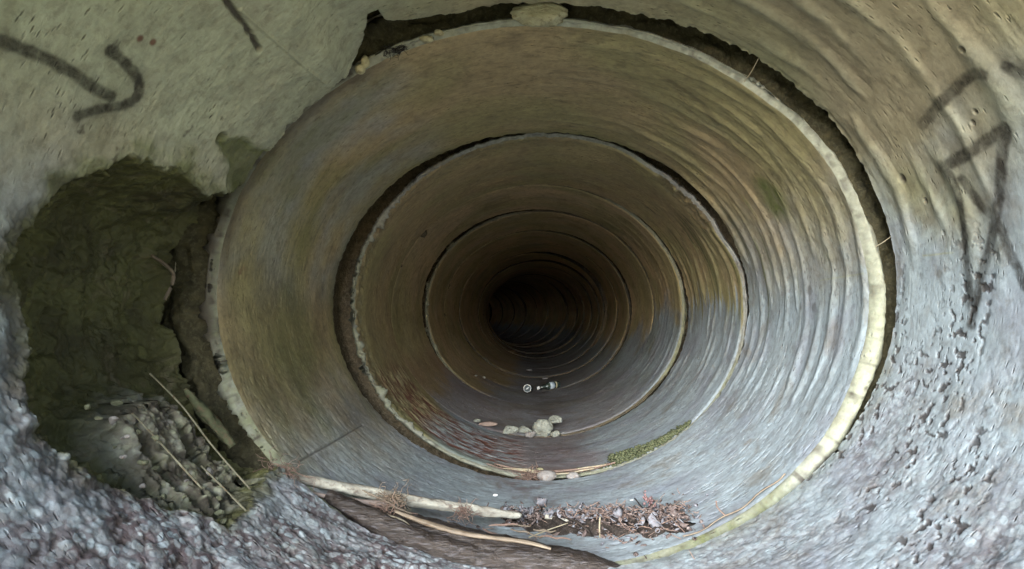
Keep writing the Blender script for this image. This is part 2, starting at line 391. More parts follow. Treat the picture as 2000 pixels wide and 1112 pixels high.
        # ragged lip toward the joint
        r = r+sstep(1.405, 1.43, Y)*np.abs(wn2)*(.004+.014*band(TH, 1.6, .9, .5))
        moss = np.maximum(moss, sstep(1.36, 1.43, Y)*band(TH, -.75, .45, .3)*.35)
    else:
        lvl = {1: .02, 2: .0, 3: -.25, 4: -.5}.get(k, -.7)
        wsp = .26 if k == 1 else 0
        wash = sstep(lvl+.16+wsp, lvl-.10-wsp, h-.22*right+wn*.22+wn2*.10+(.45*sstep(.05, -.4, right) if k == 1 else .3*sstep(.1, -.5, right)))
        wy = fbm(TH, Y, 7, 34, s+21, 3)
        if k == 2:
            wash = sstep(.10, .0, h+wy*.34+wn*.1)*sstep(-.1, .3, right)
            wash = np.maximum(wash, sstep(-.70, -.85, h+wn*.15))
        if k == 1:
            moss = np.maximum(moss, .75*sstep(.12, .5, wy+.25*wn)*band(TH, .22, .28, .2)*sstep(1.8, 2.0, Y)); dirt = np.maximum(dirt, .5*sstep(.25, .5, wy)*band(TH, .25, .25, .2)*sstep(1.75, 2.0, Y))
            wash = np.maximum(wash, .55*band(TH, 2.6, .35, .3)*sstep(-.3, .4, wn+.1))
            g, gm = grooves(TH, Y, .082, 73, .30, .62, .0055); r = r-g; cream += gm*.05
            g, gm = grooves(TH, Y, .11, 75, 1.0, .35, .005); r = r-g; cream += gm*.10
            fl = fbm(TH, Y, 120, 34, 79, 4, .6); zf = band(TH, -1.35, .75, .4)
            r = r+zf*fl*.0010; dirt = np.maximum(dirt, zf*sstep(.34, .6, fl)*.5)
            zz = band(TH, 3.75, .35, .25); r = r+zz*fl*.0015; dirt = np.maximum(dirt, zz*sstep(.36, .6, fl)*.5)
            pebb = zf*.08
            seam = dline(TH, Y, [(3.819, 1.55), (3.821, 1.77), (3.821, 2.15)]); dirt = np.maximum(dirt, sstep(.004, .0015, seam)*.7); r = r+sstep(.005, .001, seam)*.003
            moss = np.maximum(moss, band(TH, .5, .10, .10)*blob(TH, Y, (.50, 1.875), .11)*1.); dirt = np.maximum(dirt, .6*blob(TH, Y, (.56, 1.78), .05)*sstep(0, .3, wn2))
            moss = np.maximum(moss, .55*sstep(0, .5, fbm(TH, Y, 8, 3, 231, 4)+.15)*band(TH, 2.9, .75, .35))
            moss = np.maximum(moss, .5*sstep(2.27, 2.39, Y)*band(TH, 2.3, 1.2, .4))
            dirt = np.maximum(dirt, .75*sstep(1.56+.03*wn2, 1.49, Y)*band(TH, 2.55, .35, .25))  # painted shadow of the nearest section's overhanging edge
            red = np.maximum(red, .8*blob(TH, Y, (3.05, 1.62), .035)*sstep(-.1, .3, wn2))
            dirt = np.maximum(dirt, .42*band(TH, 3.42, .30, .3)*sstep(1.5, 1.6, Y)*sstep(-.4, .3, wn+.5*fbm(TH, Y, 16, 6, 233, 4)))  # shade on the lower left wall, painted as a dark band
            dirt = np.maximum(dirt, .35*sstep(.2, .5, wy+wn2*.4)*band(TH, 3.3, .5, .3))
            for p, q in (((-.027, 1.802), .02), ((.05, 1.83), .022), ((1.3, 1.66), .02)): dirt = np.maximum(dirt, .55*blob(TH, Y, p, q))
            for P in ([(1.116, 1.671), (.982, 1.705), (.887, 1.769)],):
                dirt = np.maximum(dirt, .45*sstep(.016, .005, dline(TH, Y, P)))
            ds = dline(TH, Y, [(.088, 1.757), (.09, 1.501)]); cream = np.maximum(cream, sstep(.003, .001, ds)*.6)
            # broken far edge, upper right and left
            brk = band(TH, .72, .20, .16)*sstep(2.33, 2.39, Y)
            r = r+brk*.006
            wash = np.maximum(wash, 0)
        elif k == 2:
            # battered near edge with spalls, pushed in at the upper right
            r = r-.032*band(TH, .73, .10, .48)*sstep(2.95, 2.45, Y)-.006*band(TH, 3.2, .5, .4)*sstep(2.8, 2.45, Y)
            z = np.maximum(band(TH, .73, .16, .12), .8*band(TH, 3.2, .55, .3))
            z = np.maximum(z, .45*band(TH, 2.1, .5, .3))
            e = sstep(2.58+.05*wn2, 2.45, Y)*z*sstep(-.6, .2, wn2+.25)
            r = r+e*(.012+.012*fbm(TH, Y, 150, 40, 244, 4, .65)); cream = np.maximum(cream, .35*sstep(.2, .4, e)*sstep(.8, .5, e)*sstep(.05, .35, fbm(TH, Y, 120, 30, 241, 3)))
            dirt = np.maximum(dirt, e*.8)
            mk = sstep(.12, .3, fbm(TH, Y, 50, 60, 243, 3))*np.maximum(blob(TH, Y, (.86, 3.03), .10), blob(TH, Y, (.66, 2.9), .09))
            paint = np.maximum(paint, mk*.85)
            # flaked patch, lower left, with rusty gaps
            zf = band(TH, 4.08, .46, .14)*sstep(2.47, 2.56, Y)*sstep(3.3, 3.15, Y)
            fl = gnoise(TH/(2*PI)*64+fbm(TH, Y, 20, 8, 247, 2), Y*22, 64, 248)
            lines = fbm(TH, Y+TH*.02, 44, 34, 251, 4, .6)
            r = r+zf*lines*.008; red = np.maximum(red, zf*sstep(-.2, .1, lines)*1.0); dirt = np.maximum(dirt, zf*sstep(.18, .4, lines)*.7); cream = np.maximum(cream, zf*sstep(0, -.35, lines)*.25)
            wash = np.maximum(wash, .45*zf*sstep(4.0, 4.3, TH))
            moss = np.maximum(moss, .7*band(TH, .30, .30, .2)*sstep(-.1, .35, wy+.3*wn)); dirt = np.maximum(dirt, .6*band(TH, .30, .3, .2)*sstep(.2, .45, wy))
            moss = np.maximum(moss, sstep(2.62, 2.45, Y)*band(TH, 4.1, .5, .3)*.6)
            g, gm = grooves(TH, Y, .10, 78, .0, .35, .006); r = r-g; cream += gm*.15
            red = np.maximum(red, .5*sstep(-.93, -.99, h+wn*.05))
        else:
            moss = np.maximum(moss, .4*sstep(0, .5, wn+.1))
            red = np.maximum(red, .35*sstep(-.55, -.9, h+wn*.2))
            if k == 3: red = np.maximum(red, .5*band(TH, 4.1, .4, .3))
        fl_ = band(TH, -1.52 if k > 1 else -1.62, .07, .30)+band(TH, 2*PI-1.52, .07, .30)*0
        fl_ = np.exp(-((np.cos(TH)-(.05 if k > 1 else -.08))/.22)**2)*(h < 0)
        dirt = np.maximum(dirt, .45*fl_*sstep(-.35, .35, wn+wn2*.6)); red = np.maximum(red, .35*fl_*sstep(0, .4, wn2+wn))
        if k == 3:
            g, gm = grooves(TH, Y, .10, 80+k, .3, .8, .003); r = r-g
        ra = n[0]
        r = r+sstep(f[0]-.02, f[0], Y)*np.abs(wn2)*.010
    # round the inner near edge
    if k > 0:
        r = r+(.001 if k == 1 else .006)*(1-np.clip((Y-n[0])/.018, 0, 1))**2
    P = surf(k, TH, Y, r)
    U = TH*RU
    mA = np.stack([np.clip(x, 0, 1) for x in (wash, moss, paint, dirt)], -1)
    mB = np.stack([np.clip(x, 0, 1) for x in (cream, cave, pebb, red)], -1)
    return th, y, P, np.stack([U, Y], -1), mA, mB, r

def ringstrip(k, th, rings, mat, name, parent, s=3, cream=.0, moss_f=None, dark_v=0., cave_v=0., amp=.002, washv=.5):
    """a strip lofted through rings [(y, r), ...] measured from section k's inner ellipse; r may be an array over th"""
    nv = len(rings); V = []; 
    Y = np.stack([np.full_like(th, q[0]) if np.isscalar(q[0]) else q[0] for q in rings], 1)
    R = np.stack([np.full_like(th, q[1]) if np.isscalar(q[1]) else q[1] for q in rings], 1)
    TH = np.repeat(th[:, None], nv, 1)
    J = np.arange(nv)[None, :]*.013
    n1 = fbm(TH, Y+J, 60, 15, s, 4, .6)
    env = np.ones(nv); env[0] = env[-1] = .3
    R = R+n1*amp*env
    P = surf(k, TH, Y, R)
    z = np.zeros_like(TH)
    mo = z+(moss_f(TH) if moss_f else 0)
    dn = sstep(.1, .4, fbm(TH, Y+J*3, 90, 30, s+9, 4))
    crm = z+(cream(TH) if callable(cream) else cream)
    mA = np.stack([z+washv, np.clip(mo, 0, 1), z, np.clip(z+dark_v+dn*(.6 if name == 'pipe_rim' else .25), 0, 1)], -1)
    mB = np.stack([np.clip(crm, 0, 1), z+cave_v, z+.15, z], -1)
    uv = np.stack([TH*RU, Y+J*3], -1)
    return raw(name, P.reshape(-1, 3), gridfaces(len(th), nv, False), mat, parent, True, None,
               {'mA': mA.reshape(-1, 4), 'mB': mB.reshape(-1, 4)})

cap_mat = simple('end_cap_dark', (.02, .016, .01), (.035, .027, .016), 30, None, bump=.01)
dark_mortar = concrete('mortar', 44., pale=(.09, .07, .05), ochre=(.07, .05, .03), streak=.4)
joint_clay = simple('joint_clay', (.045, .034, .020), (.13, .10, .062), 45, (.17, .14, .10), bump=.008)
dark_soil = simple('joint_soil', (.026, .023, .012), (.070, .060, .030), 35, (.095, .085, .05), bump=.006)

ordinal = ['', 'second', 'third', 'fourth', 'fifth', 'sixth', 'seventh', 'eighth', 'ninth', 'tenth', 'eleventh', 'twelfth', 'thirteenth', 'fourteenth', 'fifteenth', 'sixteenth', 'seventeenth', 'eighteenth', 'nineteenth', 'twentieth']
labels = ['nearest pipe section with the broken hole and black spray painted marks',
          'second pipe section from the viewer, with the pale rim and the logs on its floor',
          'third pipe section from the viewer, with rusty flaked patch low on its left',
          'fourth pipe section from the viewer, starting where the pale stones lie',
          'fifth pipe section from the viewer, with the can and bottle on its floor',
          'sixth pipe section from the viewer, starting just beyond the bottle and can']
res = [(2000, 430), (1600, 340), (1100, 220), (800, 130), (600, 80), (400, 60)]+[(280, 40)]*3+[(160, 20)]*11
NS = 20
sections = []
for k in range(NS):
    nu, nv = res[k]
    mat = concrete('pipe_concrete_%d' % k, 3.1+k*5.3, streak=.5 if k == 0 else 1., gfac=.5 if k == 0 else .5, ochre=(.375, .32, .215) if k == 0 else (.455, .35, .20) if k < 3 else (.60, .46, .28))  # deeper sections get lighter ochre, extra light put into the colour
    root = thing('concrete_pipe', labels[k] if k < 6 else '%s pipe section from the viewer, in the dark far end of the tunnel' % ordinal[k],
                 'pipe section', (FAR[k][1], NEAR[k][0], FAR[k][2]-.6), 'concrete pipe sections of the tunnel')
    sections.append(root); inv = np.array(root.location)
    th, y, P, UV, mA, mB, r = section(k, nu, nv, mat)
    F = gridfaces(nu, nv, False)
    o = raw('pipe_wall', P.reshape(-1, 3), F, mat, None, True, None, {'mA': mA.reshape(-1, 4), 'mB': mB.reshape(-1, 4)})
    parts = [o]
    T = .085
    # far end face and the outside of the section
    rend = r[:, -1]
    wall_t = np.maximum(T, rend+.02)
    parts.append(ringstrip(k, th, [(FAR[k][0], rend), (FAR[k][0]+.002, rend+.012), (FAR[k][0]+.001, wall_t*.5+rend*.5+.01), (FAR[k][0], wall_t+.012)],
                 mat, 'end_face', None, s=300+k, washv=.3, dark_v=.15, cave_v=0))
    # near rim of pale cement with a rounded edge
    if k > 0:
        r0 = r[:, 0]; yn = NEAR[k][0]; wdt = .013-.006*band(th, 1.1, .7, .4)+.014*np.clip(np.cos(th), 0, 1)+.007*band(th, -.75, .5, .35)+.010*np.clip(-np.cos(th), 0, 1) if k == 1 else (.004+.004*band(th, 1.4, .5, .4) if k == 2 else .006+.008*band(th, .2 if k == 3 else 2.8, .9, .3))
        w2 = .006
        nse = fbm(th[:, None], np.full((nu, 1), yn), 40, 3, 400+k, 5, .65)[:, 0]*(2.4+1.5*band(th, 3.1, .8, .4))
        if k == 1:
            prot = .014*band(th, -.65, .75, .4)           # thick mossy seal, lower right
            cr = lambda t: .62+.12*band(t, .7, .9, .4)-.45*band(t, 3.0, .5, .3)-.35*band(t, -1.2, .4, .3)
            mo = lambda t: .65*band(t, -1.25, .35, .25)+.25*band(t, -.5, .5, .3)+.7*band(t, 3.4, .7, .3)
        elif k == 2:
            prot = 0*th; cr = lambda t: .0+.35*band(t, 1.4, .3, .2); mo = lambda t: .6*band(t, -.9, .5, .3)+.55*band(t, 3.7, .8, .4)
        elif k == 3:
            prot = 0*th; cr = lambda t: .75*band(t, .25, .75, .15); mo = lambda t: .5*band(t, -.6, .5, .3)
        elif k == 4:
            prot = 0*th; cr = lambda t: .6*band(t, 2.8, .9, .3); mo = lambda t: .1+0*t
        else:
            prot = 0*th; cr = lambda t: .15*band(t, 2.8+k, .5, .5); mo = lambda t: .5+0*t
        rings = [(yn, r0), (yn-.006-prot*.4+nse*.003, r0+.004-prot*.3+(np.abs(nse)*.006 if k == 1 else 0)), (yn-.012-prot+nse*.004, r0+.014), (yn-.013-prot+nse*.004, r0+wdt*.75),
                 (yn-.009-prot*.5+nse*.004, r0+wdt+nse*(.006+.014*band(th, 3.2, .7, .3))), (yn+.004, r0+wdt+w2*.5+nse*.008), (yn+.02, r0+wdt+w2)]+([] if k == 1 else [(yn+.09, r0+wdt+w2+.002)])
        rim_dark = 0*th
        if k == 1:
            rc = random.Random(9)
            for q in range(11):
                tq = rc.choice((rc.uniform(-1.4, .1), rc.uniform(-1.4, -.3), rc.uniform(.1, 2.2), rc.uniform(3.2, 4.0))); rim_dark = np.maximum(rim_dark, rc.uniform(.4, 1)*band(th, tq, .002, .006))
            gr_ = fbm(th[:, None], np.zeros((nu, 1)), 34, 3, 480, 5, .6)[:, 0]
            rim_dark = np.maximum(rim_dark, .7*sstep(.12, .4, gr_)*band(th, -.75, .55, .3))
            rim_dark = np.maximum(rim_dark, .95*band(th, 2.75, .50, .2)*sstep(-.75, -.1, gr_))  # dark cover over the left part of the rim
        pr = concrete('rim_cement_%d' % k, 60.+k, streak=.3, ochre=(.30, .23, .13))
        parts.append(ringstrip(k, th, rings, pr, 'pipe_rim', None, s=500+k, cream=cr, moss_f=mo, amp=.004, washv=.55 if k < 3 else .1, dark_v=.85 if k > 5 else rim_dark[:, None]*np.array([.3, .6, .9, 1, 1, 1, 1])[None, :] if k == 1 else 0 if k == 2 else .75*(1-np.clip(cr(th[:, None])*1.3, 0, 1))))  # far rims painted dark to sink into the tunnel's gloom
        if k == 1:      # rough soil packed round the joint, seen through the hole
            fr = []
            for q in range(26):
                e = q/25
                nn_ = fbm(th[:, None], np.full((nu, 1), e*.22), 40, 18, 451, 5, .6)[:, 0]
                fr.append((yn+.019-.028*math.sin(PI*min(1, e*1.4))*band(th, PI, 1.0, .4)+nn_*.045*min(1, e*5), r0+wdt+w2+e*.17))
            parts.append(ringstrip(k, th, fr, dark_soil, 'joint_fill', None, s=470, cave_v=.96, amp=.006, dark_v=.1, washv=0))
        # collar that closes the joint in front of this section
        yf = FAR[k-1][0]; d = .21 if k == 1 else T+.004
        parts.append(ringstrip(k, th, [(yf-.02, d-.004), (yf+.01, d), (yn+.0, d), (yn+.09, d)]+([] if k == 1 else [(yn+.085, r0*.5+.05), (yn+.08, r0+.004)]), joint_clay, 'collar', None, s=600+k, cave_v=.0, dark_v=.45, amp=.006, washv=.2))
    # buried outer shell
    n = NEAR[k]; f = FAR[k]
    shell = [(n[0], .26 if k == 0 else T+.012), (f[0], .26 if k == 0 else T+.012)]
    tt = np.linspace(-PI/2, 1.5*PI, 121)
    Ysh = np.stack([np.full_like(tt, q[0]) for q in shell], 1); Rsh = np.stack([np.full_like(tt, q[1]) for q in shell], 1)
    Psh = surf(k, np.repeat(tt[:, None], 2, 1), Ysh, Rsh)
    z2 = np.zeros((len(tt)*2, 4)); z2[:, 0] = .3
    parts.append(raw('outer_shell', Psh.reshape(-1, 3), gridfaces(len(tt), 2, False, flip=True), mat, None, True,
                     None, {'mA': z2, 'mB': z2*0}))
    for p in parts:
        p.parent = root; p.location = -root.location

# near-black cap added for the darkness where the tunnel ends
yb = FAR[-1][0]+.05
tt = np.linspace(0, 2*PI, 64, endpoint=False)
V = [(FAR[-1][1], yb+.6, 0)]
for q in (.3, .6, 1.0):
    for t in tt: V.append((FAR[-1][1]+math.cos(t)*q, yb+.5*(1-q)+rr.uniform(-.1, .1), math.sin(t)*q))
F = [(0, 1+(i+1) % 64, 1+i) for i in range(64)]
for j in range(2):
    for i in range(64): a = 1+j*64; F.append((a+i, a+(i+1) % 64, a+64+(i+1) % 64, a+64+i))
tag(raw('dark_end_cap', V, F, cap_mat, None), kind='structure')

# ------------------------------------------------------------------ unseen outside, behind the viewer: end wall and ground added for bounce light
ground_mat = simple('bounce_ground', (.38, .36, .16), (.52, .43, .24), 1.5, (.58, .52, .36), bump=.03)  # brightened to reflect light up to the pipe ceiling
gx = np.linspace(-1, 1, 160); gx = np.sign(gx)*np.abs(gx)**2.4*400
gy = np.linspace(0, 1, 160)**2.6*-400+.46
GX, GY = np.meshgrid(gx, gy, indexing='ij')
R2 = np.hypot(GX, GY)
GZ = -.64+.05*np.sin(GX*2.1+1)*np.cos(GY*1.7)+np.clip(R2-4, 0, 20)*.0+np.clip(np.abs(GX)-1.6, 0, 4)*.35
GZ = np.where(np.abs(GX) < 1.2, np.minimum(GZ, -.60), GZ)
tag(raw('ground', np.stack([GX, GY, GZ], -1).reshape(-1, 3), gridfaces(160, 160, False), ground_mat, None), kind='structure')
hw_mat = simple('headwall_concrete', (.22, .22, .19), (.34, .34, .30), 4, (.14, .13, .09), bump=.006)
V = []; F = []; nn = 96
for y in (.455, .66):
    for q in range(2):
        for i in range(nn):
            t = 2*PI*i/nn
            if q == 0: V.append((.0279+.735*math.cos(t), y, .0526+.606*math.sin(t)))
            else:
                c, s_ = math.cos(t), math.sin(t); m = max(abs(c)/2.6, abs(s_)/1.7); V.append((c/m, y, .2+s_/m))
for i in range(nn):
    j = (i+1) % nn
    F += [(i, nn+i, nn+j, j), (2*nn+i, 2*nn+j, 3*nn+j, 3*nn+i), (nn+i, 3*nn+i, 3*nn+j, nn+j), (i, j, 2*nn+j, 2*nn+i)]
hwo = raw('headwall', V, F, hw_mat, None, False); tag(hwo, 'unseen grey concrete end wall added round the mouth of the tunnel', 'end wall')
#DEBRIS
# ------------------------------------------------------------------ loose things
from mathutils import Vector
import bmesh
def tube(pts, rad, seg=10, sub=6, seed=0, rough=.12, flat=1., cap=True):
    """smooth tube through pts with one radius per point"""
    P = np.array(pts, float); n = len(P)
    if np.isscalar(rad): rad = [rad]*n
    t = np.linspace(0, n-1, (n-1)*sub+1); C = []; Rr = []
    for x in t:
        i = min(int(x), n-2); f_ = x-i
        p0, p1, p2, p3 = P[max(i-1, 0)], P[i], P[i+1], P[min(i+2, n-1)]
        C.append(.5*((2*p1)+(p2-p0)*f_+(2*p0-5*p1+4*p2-p3)*f_**2+(3*p1-p0-3*p2+p3)*f_**3))
        Rr.append(rad[i]*(1-f_)+rad[i+1]*f_)
    C = np.array(C); rg = np.random.default_rng(seed+1)
    up = np.array((0, 0, 1.)); V = []; ph = rg.uniform(0, 6, 8)
    for i, c in enumerate(C):
        d = C[min(i+1, len(C)-1)]-C[max(i-1, 0)]; d /= np.linalg.norm(d)+1e-9
        u_ = up if abs(d[2]) < .95 else np.array((1., 0, 0))
        a = np.cross(d, u_); a /= np.linalg.norm(a); b = np.cross(a, d)
        for j in range(seg):
            an = 2*PI*j/seg
            rr_ = Rr[i]*(1+rough*(math.sin(3*an+ph[0]+i*.25)*.4+math.sin(5*an+ph[1]-i*.17)*.35+math.sin(i*.9+ph[2]+2*an)*.4+rg.normal()*.25))
            V.append(c+a*math.cos(an)*rr_+b*math.sin(an)*rr_*flat)
    F = []; m = len(C)
    for i in range(m-1):
        for j in range(seg): F.append((i*seg+j, i*seg+(j+1) % seg, (i+1)*seg+(j+1) % seg, (i+1)*seg+j))
    if cap: F.append(tuple(range(seg))[::-1]); F.append(tuple((m-1)*seg+j for j in range(seg)))
    return V, F
def join(parts):
    V = []; F = []
    for v, f in parts:
        o = len(V); V += [tuple(p) for p in v]; F += [tuple(i+o for i in q) for q in f]
    return V, F
def rock(c, size, seed, sub=3, facet=.3):
    bm = bmesh.new(); bmesh.ops.create_icosphere(bm, subdivisions=sub, radius=1)
    rg = random.Random(seed); pl = []
    for _ in range(14):
        v = Vector((rg.gauss(0, 1), rg.gauss(0, 1), rg.gauss(0, 1))).normalized(); pl.append((v, rg.uniform(1-facet, 1.0)))
    ph = [rg.uniform(0, 6) for _ in range(6)]
    V = []
    for v in bm.verts:
        p = v.co.copy()
        for q, d in pl:
            k_ = p.dot(q)
            if k_ > d: p -= q*(k_-d)*.9
        p *= 1+.035*math.sin(7*p.x+ph[0])*math.sin(8*p.y+ph[1])+.03*math.sin(15*p.z+ph[2]+5*p.x)+rg.uniform(-.012, .012)
        V.append((c[0]+p.x*size[0], c[1]+p.y*size[1], c[2]+p.z*size[2]))
    F = [tuple(x.index for x in f.verts) for f in bm.faces]; bm.free()
    return V, F
def leaf(c, L, W, seed, nl=7, nw=4, curl=None):
    rg = random.Random(seed); e = [rg.uniform(0, 2*PI), rg.uniform(-.7, .7), rg.uniform(-.9, .9)]
    from mathutils import Euler
    M = Euler((e[1], e[2], e[0])).to_matrix(); cu = curl if curl is not None else rg.uniform(-1.6, 1.6); cw = rg.uniform(-1.3, 1.3)
    V = []
    for i in range(nl):
        t = i/(nl-1); w_ = W*math.sin(PI*min(1, .06+t*.94))**.7*(1+rg.uniform(-.15, .15))
        for j in range(nw):
            s_ = j/(nw-1)*2-1
            p = Vector(((t-.5)*L, s_*w_*.5, cu*L*.5*((t-.5)**2)+cw*W*.5*s_*s_+rg.uniform(-.04, .04)*W)); p = M@p
            V.append((c[0]+p.x, c[1]+p.y, c[2]+p.z))
    F = [(i*nw+j, i*nw+j+1, (i+1)*nw+j+1, (i+1)*nw+j) for i in range(nl-1) for j in range(nw-1)]
    n = len(V); th_ = .0012
    V2 = V+[(x, y, z-th_) for x, y, z in V]
    F2 = F+[tuple(i+n for i in f[::-1]) for f in F]
    ed = [(j, j+1) for j in range(nw-1)]+[((nl-1)*nw+j+1, (nl-1)*nw+j) for j in range(nw-1)]+[((i+1)*nw, i*nw) for i in range(nl-1)]+[(i*nw+nw-1, (i+1)*nw+nw-1) for i in range(nl-1)]
    F2 += [(b_, a_, a_+n, b_+n) for a_, b_ in ed]
    return V2, F2
def floor(x, y, s=1):
    cx, cz, a, b = ellipse_at(s, y); return cz-b*math.sqrt(max(0, 1-((x-cx)/a)**2))
def put(name, VF, mat, label=None, cat=None, group=None, parent=None, smooth=True, kind=None):
    V, F = VF; org = np.array((0., 0, 0))
    if parent is None:
        A = np.array(V); org = np.array((A[:, 0].mean(), A[:, 1].mean(), A[:, 2].min()))
    else: org = np.array(parent.location)
    o = raw(name, V, [tuple(f) for f in F], mat, None, smooth, org=org)
    if parent is not None: o.location = (0, 0, 0); o.parent = parent
    return tag(o, label, cat, group, kind)
def surfp(s, th, y, r=0.):
    return tuple(surf(s, np.array(th), np.array(y), r))

wood_pale = simple('weathered_wood', (.22, .195, .165), (.45, .44, .38), 10, (.12, .09, .075), (1, 2.5, 3), bump=.004)
wood_dark = simple('wet_wood', (.014, .010, .008), (.048, .037, .032), 11, (.10, .09, .095), (1.0, 3.8, 4.8), rough=.45, bump=.010)  # third colour paints bluish highlights on the logs
wood_brown = simple('brown_wood', (.10, .075, .055), (.20, .16, .12), 9, (.09, .06, .04), (1.2, .6, 2.2), rough=.6, bump=.005)
root_mat = simple('root_bark', (.12, .075, .06), (.23, .16, .13), 30, None, bump=.001)
straw = simple('dry_straw', (.26, .22, .15), (.42, .37, .27), 30, (.24, .17, .1), bump=.001)
leaf_br = simple('dead_leaf_brown', (.065, .045, .042), (.15, .11, .10), 40, (.25, .21, .20), bump=.001)
leaf_gy = simple('dead_leaf_grey', (.12, .115, .13), (.25, .25, .28), 35, (.13, .09, .09), bump=.001)
stone_m = simple('pale_stone', (.20, .205, .175), (.38, .395, .345), 26, (.16, .14, .11), bump=.012)
stone_g = simple('grey_stone', (.20, .18, .17), (.33, .31, .30), 22, (.14, .1, .08), bump=.003)
moss_m = simple('moss', (.042, .050, .022), (.090, .100, .048), 60, (.15, .15, .10), bump=.006)
rust = simple('rusty_steel', (.10, .092, .06), (.20, .19, .135), 60, (.12, .07, .04), bump=.001, rough=.7)
cem = simple('old_mortar', (.34, .30, .18), (.48, .44, .28), 25, (.20, .16, .09), bump=.004)

# stone wedged in the open joint at the crown
put('stone', rock((.0065, 1.462, .640), (.062, .028, .026), 3, 4, .35), simple('yellow_stone', (.28, .26, .16), (.46, .44, .30), 24, (.2, .16, .09), (1, 1, 2.5), bump=.006),
    'pale oblong stone wedged in the dark joint at the top of the pipe', 'stone')
# mortar lumps on the joint
for i, (t_, y_, r_, sz) in enumerate(((2.16, 1.475, .004, (.012, .014, .012)), (2.135, 1.47, .012, (.010, .012, .016)), (1.93, 1.47, .006, (.020, .012, .008)), (1.89, 1.47, .012, (.012, .012, .007)))):
    c = surfp(1, t_, 1.485, -.002+r_)
    put('mortar_lump', rock((c[0], c[1]-.01, c[2]), sz, 30+i, 2), cem, parent=sections[1])
# wires standing out of the joint
for i, (t_, dl) in enumerate(((.93, .0), (.19, .0))):
    a = surfp(0, t_, 1.43, .012); b = surfp(1, t_-.02, 1.49, .002)
    m_ = tuple((a[q]+b[q])/2-(.004 if q == 2 else 0) for q in range(3))
    put('wire', tube([a, m_, b], .0012, 5, 4, i), straw, parent=sections[1])
# reinforcing bars laid bare in the broken hole
def bar(pts, r, i): put('reinforcing_bar', tube([surfp(0, *p) for p in pts], r*.40, 8, 8, i, .22), rust, parent=sections[0])
bar([(3.40, 1.235, .030), (3.52, 1.262, .012), (3.66, 1.268, .004), (3.83, 1.272, .004)], .0042, 1)
bar([(3.50, 1.13, .022), (3.62, 1.145, .010), (3.76, 1.158, .008)], .0042, 2)
bar([(3.70, 1.21, .012), (3.80, 1.205, .004), (3.90, 1.205, .006)], .0040, 3)
# roots hanging in the hole by the joint
c_ = [surfp(0, 3.46, 1.36, .045), surfp(0, 3.56, 1.375, .035), surfp(0, 3.68, 1.385, .03)]
put('tree_root', tube(c_, [.003, .012, .007], 14, 10, 4, .5), simple('mossy_root', (.045, .046, .024), (.12, .13, .07), 34, (.12, .08, .05), bump=.005),
    'thick mossy root stub lying in the gap between the broken hole and the second section', 'root')
c_ = [surfp(0, 3.05, 1.35, .07), surfp(0, 3.10, 1.39, .045), surfp(0, 3.18, 1.385, .06)]
put('tree_root', tube(c_, [.003, .004, .003], 8, 8, 5, .2), wood_brown, 'small curled root loop high in the dark hole beside the joint', 'root')
# rubble clods along the lower edge of the hole
rg = random.Random(8)
rub_m = simple('mossy_rubble', (.08, .08, .045), (.17, .18, .12), 40, (.10, .08, .055), bump=.005)
for i in range(34):
    t_ = rg.uniform(3.46, 3.88); y_ = 1.0+(t_-3.5)/.36*.10+abs(rg.gauss(.02, .09))
    if y_ > 1.36: continue
    c = surfp(0, t_, y_, rg.uniform(.004, .05)*min(1, (y_-.95)*5)); q = rg.uniform(.003, .008)
    put('concrete_lump', rock(c, (q*rg.uniform(.7, 1.5), q*rg.uniform(.8, 1.9), q*rg.uniform(.6, 1.2)), 100+i, 3, .62), stone_g if i % 4 == 0 else rub_m,
        'small broken concrete lumps on the lower edge of the hole', 'rubble', 'rubble lumps in the broken hole')

# driftwood on the floor of the second section
put('stick', tube([(-.525, 1.462, -.352), (-.37, 1.595, -.424), (-.238, 1.68, -.472), (-.14, 1.735, -.503), (-.045, 1.79, -.531)], [.009, .0145, .0125, .0125, .008], 16, 12, 11, .20),
    wood_pale, 'long pale bare stick lying across the pipe floor above the dark logs', 'stick')
put('stick', tube([(-.485, 1.462, -.385), (-.43, 1.50, -.409), (-.36, 1.555, -.434), (-.335, 1.585, -.437)], [.003, .0075, .0075, .004], 8, 6, 12, .15),
    simple('pink_wood', (.22, .17, .15), (.34, .27, .24), 14, None, bump=.002), 'short pinkish stick tucked under the left end of the long pale stick', 'stick')
put('stick', tube([(-.44, 1.49, -.405), (-.37, 1.50, -.432), (-.30, 1.49, -.452), (-.27, 1.47, -.462)], [.003, .0045, .0045, .002], 8, 6, 13, .15), straw,
    'thin straw coloured twig running down over the left log', 'stick')
def log(pts, rad, seed, mat, label, flat=.75):
    V, F = tube(pts, rad, 28, 16, seed, .10, flat)
    put('log', (V, F), mat, label, 'log')
log([(-.385, 1.56, -.443), (-.29, 1.535, -.478), (-.19, 1.51, -.498), (-.06, 1.48, -.522), (.09, 1.455, -.537), (.20, 1.44, -.560)], [.018, .040, .048, .052, .045, .02], 21, wood_dark,
    'broad dark wet log behind, reaching from the stick down to the bottom of the pipe', .62)
log([(-.455, 1.485, -.395), (-.36, 1.465, -.44), (-.25, 1.452, -.485), (-.14, 1.447, -.515), (-.02, 1.44, -.535)], [.014, .026, .028, .028, .010], 22, wood_dark,
    'slim dark log in front, lying along the edge of the nearest section', .85)
log([(-.31, 1.49, -.432), (-.23, 1.475, -.456), (-.15, 1.468, -.475), (-.03, 1.455, -.487), (.03, 1.45, -.50)], [.005, .009, .008, .007, .004], 23, wood_brown,
    'yellowish split branch lying on top of the broad dark log', .6)

